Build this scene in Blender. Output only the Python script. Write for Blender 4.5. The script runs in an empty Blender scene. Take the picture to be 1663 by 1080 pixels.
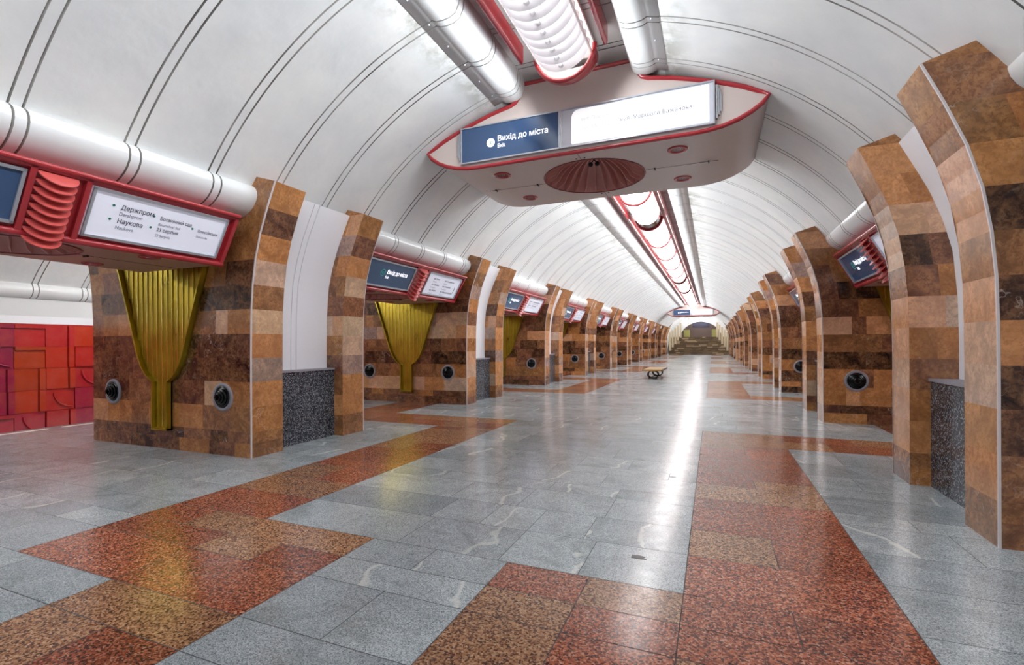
import bpy, math, random
from mathutils import Vector, Matrix
from mathutils.geometry import delaunay_2d_cdt

PI = math.pi
sc = bpy.context.scene
col = sc.collection

# ------------------------------------------------------------------ camera
W_, H_ = 1663, 1080
FPX, HORIZON, VPX, ROLL = 792.0, 559.5, 1157.5, 0.0045
th = math.atan2(VPX - W_ / 2, FPX)
fw = Vector((-math.sin(th), math.cos(th), 0)); rt = Vector((math.cos(th), math.sin(th), 0)); up = Vector((0, 0, 1))
cr, sr = math.cos(ROLL), math.sin(ROLL)
cx_ = rt * cr - up * sr
cy_ = up * cr + rt * sr
cam = bpy.data.cameras.new('camera'); cam_ob = bpy.data.objects.new('camera', cam); col.objects.link(cam_ob)
m = Matrix((cx_, cy_, -fw)).transposed().to_4x4(); m.translation = Vector((0, 0, 1.6))
cam_ob.matrix_world = m
cam.sensor_width = 36; cam.lens = 36 * FPX / W_
cam.shift_y = (HORIZON - H_ / 2) / W_
cam.clip_end = 300
sc.camera = cam_ob

# ------------------------------------------------------------------ light / exposure
world = bpy.data.worlds.new('world'); sc.world = world; world.use_nodes = True
world.node_tree.nodes['Background'].inputs[0].default_value = (0.85, 0.9, 1.0, 1)
world.node_tree.nodes['Background'].inputs[1].default_value = 0.25
sc.view_settings.view_transform = 'Standard'; sc.view_settings.look = 'None'
sc.view_settings.gamma = 1.0; sc.view_settings.use_curve_mapping = False
sc.view_settings.exposure = 1.6
sc.cycles.diffuse_bounces = 8; sc.cycles.max_bounces = 12
LAMP = 2.3            # emission of the main hall lamp covers
PLAT = 14.0            # emission of the platform tubes

XC = -2.0             # hall axis
def side_fill(y0, y1, s, watts_per_m, z=5.43):
    # added fill light along the lamp line, aimed sideways to brighten vault and pillars
    L = bpy.data.lights.new('added_fill_light', 'AREA'); L.shape = 'RECTANGLE'; L.size = y1 - y0; L.size_y = .10
    L.energy = watts_per_m * (y1 - y0); L.color = (.93, .97, 1.0); L.spread = math.radians(150)
    o = bpy.data.objects.new('added_fill_light', L); col.objects.link(o)
    z_ = Vector((-s * .94, 0, .36)).normalized(); x_ = Vector((0, 1, 0)); y_ = z_.cross(x_)
    m_ = Matrix((x_, y_, z_)).transposed().to_4x4(); m_.translation = Vector((XC + s * .50, (y0 + y1) / 2, z)); o.matrix_world = m_
SIDE = 5.6
for s_ in (-1, 1):
    for a_, b_ in ((-6, 7.2), (10.8, 24), (24, 40), (40, 56.5), (60.3, 82)): side_fill(a_, b_, s_, SIDE)
P = 6.55              # pillar pitch
Y0 = 4.98             # face of the first pillars
PLEN = 2.40           # pillar length along the hall
RIBW = 0.55
ZC, RV = 0.8, 5.05    # vault circle
NPIL = 11

# ------------------------------------------------------------------ mesh builder
class MB:
    def __init__(s): s.v = []; s.f = []; s.m = []; s.t = []; s.sm = []
    def face(s, pts, mat=0, tile=(0, 0, 0), smooth=False):
        i = len(s.v); s.v += [tuple(p) for p in pts]
        s.f.append(tuple(range(i, i + len(pts)))); s.m.append(mat); s.t.append(tile); s.sm.append(smooth)
    def box(s, lo, hi, mat=0, tile=(0, 0, 0)):
        x0, y0, z0 = lo; x1, y1, z1 = hi
        c = [(x0, y0, z0), (x1, y0, z0), (x1, y1, z0), (x0, y1, z0), (x0, y0, z1), (x1, y0, z1), (x1, y1, z1), (x0, y1, z1)]
        for q in ((0, 3, 2, 1), (4, 5, 6, 7), (0, 1, 5, 4), (1, 2, 6, 5), (2, 3, 7, 6), (3, 0, 4, 7)):
            s.face([c[k] for k in q], mat, tile)
    def mesh(s, vs, fs, mat=0, smooth=True):
        i = len(s.v); s.v += [tuple(p) for p in vs]
        for f in fs:
            s.f.append(tuple(k + i for k in f)); s.m.append(mat); s.t.append((0, 0, 0)); s.sm.append(smooth)
    def grid(s, rows, mat=0, smooth=True, closed=False):
        n = len(rows[0]); vs = [p for r in rows for p in r]; fs = []
        for i in range(len(rows) - 1):
            for j in range(n if closed else n - 1):
                k = (j + 1) % n
                fs.append((i * n + j, i * n + k, (i + 1) * n + k, (i + 1) * n + j))
        s.mesh(vs, fs, mat, smooth)
    def tube(s, pts, r, n=8, mat=0, caps=True, closed=False):
        pts = [Vector(p) for p in pts]; rows = []
        L = len(pts); prev = None
        for i, p in enumerate(pts):
            if closed: d = pts[(i + 1) % L] - pts[i - 1]
            else: d = pts[min(i + 1, L - 1)] - pts[max(i - 1, 0)]
            d.normalize()
            if prev is None:
                a = Vector((0, 0, 1)) if abs(d.z) < .9 else Vector((1, 0, 0))
                u = d.cross(a).normalized()
            else:
                u = (prev - d * prev.dot(d)).normalized()
            prev = u; w = d.cross(u)
            rr = r[i] if isinstance(r, (list, tuple)) else r
            rows.append([p + (u * math.cos(2 * PI * k / n) + w * math.sin(2 * PI * k / n)) * rr for k in range(n)])
        if closed: rows.append(rows[0])
        s.grid(rows, mat, True, True)
        if caps and not closed:
            s.face(rows[0][::-1], mat); s.face(rows[-1], mat)
    def lathe(s, prof, center, axis='Z', n=32, mat=0, smooth=True):
        rows = []
        for r, h in prof:
            ring = []
            for k in range(n):
                a = 2 * PI * k / n; c, d = r * math.cos(a), r * math.sin(a)
                q = {'Z': (c, d, h), 'Y': (c, h, d), 'X': (h, c, d)}[axis]
                ring.append((center[0] + q[0], center[1] + q[1], center[2] + q[2]))
            rows.append(ring)
        s.grid(rows, mat, smooth, True)
    def prism(s, outline, y0, y1, mat=0, smooth=False):
        """outline: list of (x, z); extruded along Y, capped."""
        a = [(x, y0, z) for x, z in outline]; b = [(x, y1, z) for x, z in outline]
        s.grid([a, b], mat, smooth, True); s.face(a, mat); s.face(b[::-1], mat)
    def build(s, name, mats, parent=None, origin=(0, 0, 0), fix=True):
        me = bpy.data.meshes.new(name); o = Vector(origin)
        me.from_pydata([tuple(Vector(p) - o) for p in s.v], [], s.f)
        for k in (mats if isinstance(mats, (list, tuple)) else [mats]): me.materials.append(k)
        for p, mi, sm in zip(me.polygons, s.m, s.sm): p.material_index = mi; p.use_smooth = sm
        if any(t != (0, 0, 0) for t in s.t):
            at = me.color_attributes.new('tile', 'FLOAT_COLOR', 'CORNER')
            for p, t in zip(me.polygons, s.t):
                for li in p.loop_indices: at.data[li].color = (t[0], t[1], t[2], 1)
        me.validate(); me.update()
        ob = bpy.data.objects.new(name, me); col.objects.link(ob)
        if parent is not None: ob.parent = parent
        else: ob.location = o
        return ob

def tag(o, label=None, cat=None, group=None, kind=None):
    if label: o['label'] = label
    if cat: o['category'] = cat
    if group: o['group'] = group
    if kind: o['kind'] = kind
    return o
def thing(name, loc, label, cat, group=None, rz=0):
    o = bpy.data.objects.new(name, None); col.objects.link(o); o.location = loc; o.rotation_euler.z = rz
    o.empty_display_size = .2
    return tag(o, label, cat, group)
def struct(mb, name, mats):
    return tag(mb.build(name, mats), kind='structure')
kids = {}
def copy_tree(o, loc, label, rz=None):
    def rec(q, par):
        c = q.copy(); col.objects.link(c)
        if par is not None: c.parent = par
        for ch in list(q.children): rec(ch, c)
        return c
    r = rec(o, None); r.location = loc; r['label'] = label
    if rz is not None: r.rotation_euler.z = rz
    return r
ORD = ['nearest', 'second', 'third', 'fourth', 'fifth', 'sixth', 'seventh', 'eighth', 'ninth', 'tenth', 'eleventh']

# ------------------------------------------------------------------ materials
def mat(name, color, rough=.5, metal=0, emit=None, estr=0, coat=0, spec=None):
    m_ = bpy.data.materials.new(name); m_.use_nodes = True; b = m_.node_tree.nodes['Principled BSDF']
    b.inputs['Base Color'].default_value = (*color, 1); b.inputs['Roughness'].default_value = rough; b.inputs['Metallic'].default_value = metal
    if coat: b.inputs['Coat Weight'].default_value = coat; b.inputs['Coat Roughness'].default_value = .06
    if emit: b.inputs['Emission Color'].default_value = (*emit, 1); b.inputs['Emission Strength'].default_value = estr
    return m_
def srgb(r, g, b):
    f = lambda c: (c / 255 / 12.92) if c / 255 <= .04045 else ((c / 255 + .055) / 1.055) ** 2.4
    return (f(r), f(g), f(b))
class NT:
    def __init__(s, m_): s.t = m_.node_tree; s.b = s.t.nodes['Principled BSDF']
    def n(s, typ, ins=None, **kw):
        q = s.t.nodes.new(typ)
        for k, v in kw.items(): setattr(q, k, v)
        for k, v in (ins or {}).items(): s.set(q.inputs[k], v)
        return q
    def set(s, sock, v):
        if hasattr(v, 'is_output') or isinstance(v, bpy.types.NodeSocket): s.t.links.new(v, sock)
        else: sock.default_value = v
    def math(s, op, a, b=0.0, clamp=False):
        q = s.t.nodes.new('ShaderNodeMath'); q.operation = op; q.use_clamp = clamp; s.set(q.inputs[0], a); s.set(q.inputs[1], b); return q.outputs[0]
    def mix(s, fac, a, b, blend='MIX'):
        q = s.t.nodes.new('ShaderNodeMix'); q.data_type = 'RGBA'; q.blend_type = blend
        s.set(q.inputs[0], fac); s.set(q.inputs[6], a if not isinstance(a, tuple) else (*a[:3], 1)); s.set(q.inputs[7], b if not isinstance(b, tuple) else (*b[:3], 1)); return q.outputs[2]
    def ramp(s, fac, stops, interp='LINEAR'):
        q = s.t.nodes.new('ShaderNodeValToRGB'); e = q.color_ramp; e.interpolation = interp
        while len(e.elements) < len(stops): e.elements.new(.5)
        for el, (p, c) in zip(e.elements, stops): el.position = p; el.color = (*c[:3], 1) if isinstance(c, tuple) else (c, c, c, 1)
        s.set(q.inputs[0], fac); return q.outputs[0]
    def tile(s):
        a = s.n('ShaderNodeVertexColor', layer_name='tile'); x = s.n('ShaderNodeSeparateColor', {0: a.outputs[0]}); return x.outputs
    def coords(s, g, amt=37.0):
        c = s.n('ShaderNodeNewGeometry').outputs['Position'] if False else s.n('ShaderNodeTexCoord').outputs['Object']
        o = s.math('MULTIPLY', g, amt)
        v = s.n('ShaderNodeCombineXYZ', {0: o, 1: o, 2: o}).outputs[0]
        return s.n('ShaderNodeVectorMath', {0: c, 1: v}, operation='ADD').outputs[0]
    def noise(s, vec, scale, detail=4, rough=.5, dist=0):
        return s.n('ShaderNodeTexNoise', {'Vector': vec, 'Scale': scale, 'Detail': detail, 'Roughness': rough, 'Distortion': dist}).outputs
    def bump(s, h, strength, dist=.01):
        q = s.n('ShaderNodeBump', {'Height': h, 'Strength': strength, 'Distance': dist}); s.t.links.new(q.outputs[0], s.b.inputs['Normal'])

def marble_mat():
    m_ = mat('polished_marble', (.2, .1, .05), .16, coat=.15); t = NT(m_); r, g, b = t.tile()[:3]; v = t.coords(g)
    base = t.ramp(r, [(0, srgb(50, 31, 29)), (.14, srgb(84, 54, 46)), (.3, srgb(132, 86, 70)), (.45, srgb(152, 108, 68)), (.58, srgb(190, 128, 76)),
                      (.7, srgb(216, 154, 100)), (.82, srgb(234, 190, 158)), (.92, srgb(212, 190, 172)), (1, srgb(172, 150, 144))])
    base = t.mix(t.ramp(b, [(.55, 0.0), (.9, .38)]), base, t.mix(1, base, (.86, .98, .72), 'MULTIPLY'))
    base = t.mix(t.ramp(g, [(.0, .35), (.4, 0.0)]), base, t.mix(1, base, (1.0, .86, .92), 'MULTIPLY'))
    n1 = t.noise(v, 3.2, 6, .6, 1.2)[0]
    n2 = t.noise(v, 24, 7, .75, .5)[0]
    c = t.mix(t.ramp(n1, [(.34, 0.0), (.64, 1.0)]), t.mix(1, base, (.58, .54, .52), 'MULTIPLY'), t.mix(.30, base, srgb(214, 152, 96)))
    c = t.mix(t.ramp(n2, [(.40, .8), (.54, 0.0)]), c, t.mix(1, base, (.56, .50, .48), 'MULTIPLY'))
    c = t.mix(t.ramp(t.noise(v, 10, 6, .7, .6)[0], [(.56, 0.0), (.70, .32)]), c, t.mix(.6, base, srgb(226, 180, 138)))
    # pale veins with their own shape
    w = t.n('ShaderNodeTexVoronoi', {'Vector': t.n('ShaderNodeVectorMath', {0: v, 1: t.noise(v, 5, 3)[1]}, operation='ADD').outputs[0], 'Scale': 1.5}, feature='DISTANCE_TO_EDGE').outputs[0]
    vein = t.ramp(w, [(0, .9), (.008, .5), (.02, 0.0)])
    k = t.math('MULTIPLY', vein, t.ramp(b, [(.35, 0.0), (.9, 1.0)])); k = t.math('MULTIPLY', k, t.ramp(t.noise(v, 2.2)[0], [(.46, 0.0), (.66, .75)]))
    c = t.mix(k, c, srgb(214, 196, 184))
    t.set(t.b.inputs['Base Color'], c); t.set(t.b.inputs['Roughness'], t.ramp(n2, [(.3, .14), (.7, .26)]))
    return m_
def granite(name, grains, scale, tone, rough=(.12, .25)):
    """grains: ramp stops for the crystal grains; tone: (dark, light) per tile multiplier."""
    m_ = mat(name, (.4, .4, .4), .15); t = NT(m_); r, g, b = t.tile()[:3]; v = t.coords(g)
    cell = t.n('ShaderNodeTexVoronoi', {'Vector': v, 'Scale': scale, 'Randomness': 1.0}).outputs['Color']
    cs = t.n('ShaderNodeSeparateColor', {0: cell}).outputs[0]
    fine = t.noise(v, scale * .8, 3, .7)[0]
    f = t.math('ADD', t.math('MULTIPLY', cs, .6), t.math('MULTIPLY', fine, .4))
    c = t.ramp(f, grains)
    cloud = t.noise(v, 1.3, 5, .6, .8)[0]
    c = t.mix(1, c, t.ramp(cloud, [(.3, .82), (.7, 1.08)]), 'MULTIPLY')
    c = t.mix(1, c, t.ramp(r, [(0, tone[0]), (1, tone[1])]), 'MULTIPLY')
    t.set(t.b.inputs['Base Color'], c)
    t.set(t.b.inputs['Roughness'], t.ramp(t.noise(v, 6, 5, .7)[0], [(.3, rough[0]), (.7, rough[1])]))
    return m_, t, v, c
M = {}
M['marble'] = marble_mat()
g_, t, v, c = granite('grey_granite', [(.15, srgb(100, 108, 112)), (.42, srgb(162, 171, 175)), (.58, srgb(182, 190, 194)), (.85, srgb(212, 218, 221))], 190, ((.70, .72, .74), (1.06, 1.06, 1.05)))
st = t.noise(v, 1.0, 6, .75, 2.5)[0]
vein = t.n('ShaderNodeTexVoronoi', {'Vector': t.n('ShaderNodeVectorMath', {0: v, 1: t.noise(v, 1.6, 4)[1]}, operation='ADD').outputs[0], 'Scale': .55}, feature='DISTANCE_TO_EDGE').outputs[0]
k = t.math('MULTIPLY', t.ramp(vein, [(0, .4), (.006, .25), (.014, 0.0)]), t.ramp(t.noise(v, .9)[0], [(.5, 0.0), (.62, 1.0)]))
c2 = t.mix(t.ramp(st, [(.5, 0.0), (.68, .5)]), c, srgb(104, 112, 108))
ln = t.n('ShaderNodeTexWave', {'Vector': v, 'Scale': .45, 'Distortion': 9.0, 'Detail': 5.0, 'Detail Scale': 1.2}).outputs['Fac']
c2 = t.mix(t.math('MULTIPLY', t.ramp(ln, [(.985, 0.0), (1, .6)]), t.ramp(t.tile()[2], [(.72, 0.0), (.8, 1.0)])), c2, srgb(222, 224, 218))
t.set(t.b.inputs['Base Color'], c2)
M['grey'] = g_
M['red'] = granite('red_granite', [(.18, srgb(40, 28, 30)), (.36, srgb(110, 60, 46)), (.52, srgb(160, 86, 60)), (.68, srgb(184, 108, 76)), (.86, srgb(204, 164, 142))], 95, ((.78, .76, .74), (1.1, 1.05, 1.0)))[0]
M['tan'] = granite('brown_granite', [(.18, srgb(50, 34, 32)), (.36, srgb(122, 80, 58)), (.52, srgb(168, 122, 88)), (.7, srgb(188, 142, 106)), (.88, srgb(214, 180, 150))], 95, ((.8, .78, .76), (1.05, 1.03, 1.0)))[0]
M['dado'] = granite('dark_granite', [(.25, srgb(24, 27, 34)), (.5, srgb(46, 51, 60)), (.66, srgb(92, 98, 108)), (.88, srgb(190, 196, 202))], 95, ((.95, .95, .95), (1.05, 1.05, 1.05)), (.1, .18))[0]
M['joint'] = mat('joint', srgb(66, 68, 70), .8)

def vault_mat():
    m_ = mat('white_vault', srgb(226, 228, 228), .42); t = NT(m_); v = t.n('ShaderNodeTexCoord').outputs['Object']
    n = t.noise(v, .9, 5, .6)[0]
    c = t.ramp(n, [(.3, srgb(214, 217, 219)), (.7, srgb(233, 234, 232))])
    g = t.noise(v, 3.5, 6, .7)[0]
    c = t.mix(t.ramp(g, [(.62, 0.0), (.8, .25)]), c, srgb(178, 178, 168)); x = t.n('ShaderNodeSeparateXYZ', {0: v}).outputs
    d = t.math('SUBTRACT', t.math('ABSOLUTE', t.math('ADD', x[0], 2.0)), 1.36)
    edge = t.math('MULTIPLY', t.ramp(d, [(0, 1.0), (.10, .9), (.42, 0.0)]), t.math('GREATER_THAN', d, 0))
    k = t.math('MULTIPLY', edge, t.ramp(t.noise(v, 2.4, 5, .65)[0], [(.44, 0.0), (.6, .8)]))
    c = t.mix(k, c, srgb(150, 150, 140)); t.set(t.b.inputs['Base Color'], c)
    t.bump(t.math('ADD', t.noise(v, 1.7, 3)[0], t.math('MULTIPLY', t.noise(v, 9, 3)[0], .15)), .35, .05)
    return m_
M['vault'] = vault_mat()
def seam_mat():
    m_ = mat('vault_seam', srgb(110, 110, 104), .7); t = NT(m_); v = t.n('ShaderNodeTexCoord').outputs['Object']
    t.set(t.b.inputs['Base Color'], t.ramp(t.noise(v, .8, 4)[0], [(.35, srgb(74, 72, 66)), (.6, srgb(166, 166, 162))])); return m_
M['seam'] = seam_mat()
M['plaster'] = mat('white_plaster', srgb(232, 233, 238), .5)
M['duct'] = mat('white_sheet_metal', srgb(226, 229, 230), .28, coat=.2)
M['cream'] = mat('cream_panel', srgb(206, 192, 186), .38)
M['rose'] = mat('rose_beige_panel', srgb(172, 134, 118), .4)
M['redpaint'] = mat('red_enamel', srgb(170, 44, 52), .25, coat=.5)
M['coral'] = mat('coral_enamel', srgb(214, 96, 92), .3, coat=.3)
M['maroon'] = mat('maroon_enamel', srgb(120, 32, 40), .35)
M['pink'] = mat('dusty_pink_enamel', srgb(210, 152, 144), .35, coat=.2)
M['dark'] = mat('dark_plastic', srgb(16, 16, 18), .35)
M['black'] = mat('black_metal', srgb(14, 15, 17), .22, metal=.3)
M['alu'] = mat('aluminium', srgb(190, 194, 202), .3, metal=.6)
M['greyring'] = mat('grey_ring', srgb(140, 138, 146), .5)
M['nicheseam'] = mat('niche_seam', srgb(196, 196, 202), .5)
M['strip'] = mat('corner_strip', srgb(206, 200, 200), .35)
M['blue'] = mat('blue_sign_face', srgb(58, 84, 122), .12, coat=.4)
M['white_sign'] = mat('white_sign_face', srgb(226, 228, 240), .2, emit=srgb(224, 228, 246), estr=.08)
M['lit_sign'] = mat('lit_sign_face', srgb(235, 236, 240), .2, emit=(1, 1, 1), estr=.22)
M['sign_grey'] = mat('sign_margin', srgb(204, 206, 216), .2)
M['ink'] = mat('sign_ink', srgb(34, 36, 56), .4)
M['ink_soft'] = mat('sign_ink_pale', srgb(96, 98, 116), .4)
M['ink_faint'] = mat('sign_ink_faint', srgb(196, 198, 204), .4, emit=(.8, .8, .82), estr=.1)
M['dot'] = mat('green_dot', srgb(30, 120, 96), .4)
M['text_white'] = mat('sign_white_text', srgb(238, 240, 244), .4, emit=(1, 1, 1), estr=.35)
M['text_lit'] = mat('lit_white_text', srgb(245, 245, 245), .4, emit=(1, 1, 1), estr=.4)
M['teal'] = mat('teal_badge', srgb(60, 170, 170), .4)
M['lamp'] = mat('lamp_cover', (.9, .9, .9), .3, emit=(1.0, .965, .955), estr=LAMP)
M['tube'] = mat('lamp_tube', (.9, .9, .9), .3, emit=(1.0, .97, .96), estr=2.5)
M['ptube'] = mat('platform_tube', (.9, .9, .9), .3, emit=(1.0, .98, .97), estr=PLAT)
M['tray'] = mat('lamp_tray', srgb(240, 238, 236), .3)
M['amber'] = mat('unlit_cover', srgb(96, 66, 60), .2, coat=.3)
M['wood'] = mat('bench_wood', srgb(172, 128, 58), .35)
M['bronze_end'] = mat('bench_end', srgb(70, 66, 46), .4)
def louver_mat():
    m_ = mat('louver_white', srgb(240, 240, 242), .4); t = NT(m_)
    tr = t.n('ShaderNodeBsdfTranslucent', {'Color': (.9, .9, .92, 1)}); mx = t.n('ShaderNodeMixShader', {0: .4})
    t.t.links.new(t.b.outputs[0], mx.inputs[1]); t.t.links.new(tr.outputs[0], mx.inputs[2])
    t.t.links.new(mx.outputs[0], t.t.nodes['Material Output'].inputs[0]); return m_
M['louver'] = louver_mat()
def brass_mat():
    m_ = mat('brass', srgb(176, 152, 30), .3, metal=.85); t = NT(m_); v = t.n('ShaderNodeTexCoord').outputs['Object']
    n = t.noise(v, 2.5, 4)[0]; t.set(t.b.inputs['Base Color'], t.ramp(n, [(.3, srgb(160, 140, 34)), (.7, srgb(196, 172, 50))]))
    t.set(t.b.inputs['Roughness'], t.ramp(n, [(.3, .26), (.7, .4)])); return m_
M['brass'] = brass_mat()
M['brass_hi'] = mat('polished_brass', srgb(230, 212, 120), .2, metal=.9)
def enamel_mat():
    m_ = mat('red_wall_enamel', (.4, .05, .04), .22, coat=.3); t = NT(m_); r, g, b = t.tile()[:3]; v = t.coords(g)
    c = t.ramp(r, [(0, srgb(120, 36, 78)), (.2, srgb(176, 30, 60)), (.45, srgb(196, 40, 40)), (.75, srgb(196, 60, 28)), (1, srgb(166, 62, 18))])
    c = t.mix(t.ramp(t.noise(v, 3, 4)[0], [(.4, 0.0), (.75, .35)]), c, srgb(206, 90, 70)); t.set(t.b.inputs['Base Color'], c)
    t.bump(t.noise(v, 3, 3)[0], .3, .04); return m_
M['enamel'] = enamel_mat()
M['backbrown'] = mat('back_wall', srgb(112, 92, 84), .4)
M['yellow'] = mat('yellow_panel', srgb(176, 170, 96), .4)
M['navy'] = mat('navy_board', srgb(52, 52, 84), .4)
M['pylon'] = mat('cream_stone', srgb(196, 180, 150), .35)
def stair_mat():
    m_ = mat('stair_stone', (.2, .15, .1), .4); t = NT(m_); r, g, b = t.tile()[:3]; v = t.coords(g)
    c = t.ramp(r, [(.2, srgb(78, 62, 44)), (.45, srgb(112, 92, 64)), (.6, srgb(126, 106, 78)), (1, srgb(170, 150, 120))])
    c = t.mix(1, c, t.ramp(t.noise(v, 12, 5, .7)[0], [(.35, .7), (.65, 1.15)]), 'MULTIPLY'); t.set(t.b.inputs['Base Color'], c); return m_
M['stair'] = stair_mat()
M['trackbed'] = mat('track_bed', srgb(60, 58, 58), .9)
M['safety'] = mat('safety_line', srgb(228, 222, 206), .5)
M['edge'] = mat('platform_edge', srgb(96, 92, 92), .6)

# ------------------------------------------------------------------ profiles
RIB = [(0, 4.05), (1.6, 4.05), (2.1, 4.04), (2.6, 4.0), (2.95, 3.93), (3.3, 3.82), (3.6, 3.69), (3.87, 3.57)]
def ribx(z):
    for (a, x), (b, y) in zip(RIB, RIB[1:]):
        if z <= b: return x + (y - x) * (z - a) / (b - a)
    return RIB[-1][1]
def vz(a): return ZC + math.sqrt(max(RV * RV - a * a, 0))

# ------------------------------------------------------------------ FLOOR
rng = random.Random(5)
XA, XB = -12.15, 8.15
red = []
for k in range(6):
    o = 13.1 * k
    for sgn in (-1, 1):
        def R(a0, a1, y0, y1):
            x = sorted((XC + sgn * a0, XC + sgn * a1)); red.append((x[0], x[1], y0 + o, y1 + o))
        R(1.82, 3.04, 2.05, 9.58) if k == 0 else R(1.82, 3.04, 2.3, 9.5)
        R(3.04, 6.13, 8.38, 9.58)
        R(4.90, 6.13, 9.58, 11.6)
        if k == 0: R(.6, 1.82, -1.0, 3.30)
        else: R(3.04, 6.13, 2.3, 3.4)
ys = {-1.0, 76.0}
for r in red: ys |= {r[2], r[3]}
ys = sorted(y for y in ys if -1.0 <= y <= 76)
rows = []
for a, b in zip(ys, ys[1:]):
    if b - a < .04: continue
    y = a
    while y < b - 1e-6:
        hgt = rng.choice((.32, .56, .6, .62)) if y < 26 else 1.2
        e = y + hgt
        if b - e < .25: e = b
        rows.append((y, e)); y = e
xs = sorted({round(XC + s * a, 3) for s in (-1, 1) for a in (.6, 1.82, 3.04, 4.05, 4.9, 6.13, 7.78)} | {XA, XB})
fl = MB(); G = .003
fl.box((XA, -1.0, -.3), (XB, 76, -.0015), 3)
fl.box((XA, -14, -.3), (XB, -1.0, 0), 0, (.5, .3, .3))
def isred(x, y): return any(r[0] < x < r[1] and r[2] < y < r[3] for r in red)
def tile_rect(x0, x1, y0, y1, mi, tone):
    fl.face([(x0 + G, y0 + G, 0), (x1 - G, y0 + G, 0), (x1 - G, y1 - G, 0), (x0 + G, y1 - G, 0)], mi, (tone, rng.random() + .01, rng.random()))
for (y0, y1) in rows:
    ym = (y0 + y1) / 2; x = XA
    runs = []
    for a, b in zip(xs, xs[1:]):
        q = isred((a + b) / 2, ym)
        if runs and runs[-1][2] == q and not q: runs[-1][1] = b
        else: runs.append([a, b, q])
    for a, b, q in runs:
        x = a
        while x < b - 1e-6:
            e = x + (rng.uniform(.45, 1.5) if not q else rng.choice((.61, 1.22)))
            if b - e < .3: e = b
            if q:
                tone = rng.random(); mi = 1 if rng.random() < .55 else 2
                tile_rect(x, e, y0, y1, mi, tone)
            else: tile_rect(x, e, y0, y1, 0, min(1, max(0, rng.gauss(.55, .22))))
            x = e
# platform safety line and edge coping (left track)
fl.box((XA - .06, 0, -.3), (XA, 76, .0), 4)
yy = 0.3
while yy < 40:
    fl.box((XA + .14, yy, .0), (XA + .24, yy + 1.55, .002), 5); yy += 1.75
floor = struct(fl, 'floor', [M['grey'], M['red'], M['tan'], M['joint'], M['edge'], M['safety']])
tb = MB(); tb.box((-15.2, -14, -1.35), (XA - .06, 80, -1.2)); struct(tb, 'floor_track', M['trackbed'])
# two chipped spots in the paving
for nm, (x, y), r, lab in (('stone_chip', (-.52, 3.74), .05, 'small dark chip in the grey paving in front of the brown stripe'), ('stone_chip', (-.45, 6.15), .035, 'tiny dark chip in the bright lamp reflection on the floor')):
    q = MB(); pts = [(x + r * (1.5 if i % 2 else .9) * math.cos(i * PI / 4) * rng.uniform(.7, 1.2), y + r * .6 * math.sin(i * PI / 4) * rng.uniform(.7, 1.3), .0015) for i in range(8)]
    q.face(pts); q.grid([[(p[0], p[1], 0) for p in pts], pts], 0, False, True)
    tag(q.build(nm, M['dark'], origin=(x, y, 0)), lab, 'chip')

# ------------------------------------------------------------------ VAULT
prof = []
A0 = 4.12
for i in range(41):
    ang = math.asin(A0 / RV) * (1 - i / 40.) + math.asin(1.25 / RV) * (i / 40.)
    prof.append((-RV * math.sin(ang), ZC + RV * math.cos(ang)))
prof += [(-1.02, 5.78), (-1.0, 6.06)]
prof = prof + [(-x, z) for x, z in prof[::-1]]
def ring_stations(y0, y1):
    st = [(y0, 0, False)]; k0 = 5.36
    n0 = math.ceil((y0 + .2 - k0) / .97); n = n0
    while k0 + n * .97 < y1 - .2:
        c = k0 + n * .97
        for d in (-.055, .055):
            st += [(c + d - .011, 0, True), (c + d, .016, True), (c + d + .011, 0, False)]
        n += 1
    st.append((y1, 0, False)); return st
def sweep_rings(mb, pr, y0, y1, cx, depth_sign, m_main, m_seam, sm=True):
    st = ring_stations(y0, y1)
    for (ya, da, ga), (yb, db, gb) in zip(st, st[1:]):
        def row(y, d):
            out = []
            for x, z in pr:
                L = math.hypot(x - cx[0], z - cx[1]) or 1
                out.append((XC + x + depth_sign * d * (x - cx[0]) / L, y, z + depth_sign * d * (z - cx[1]) / L))
            return out
        mb.grid([row(ya, da), row(yb, db)], m_seam if ga else m_main, sm)
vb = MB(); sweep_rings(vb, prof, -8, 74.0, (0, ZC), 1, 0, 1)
struct(vb, 'ceiling', [M['vault'], M['seam']])
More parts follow.
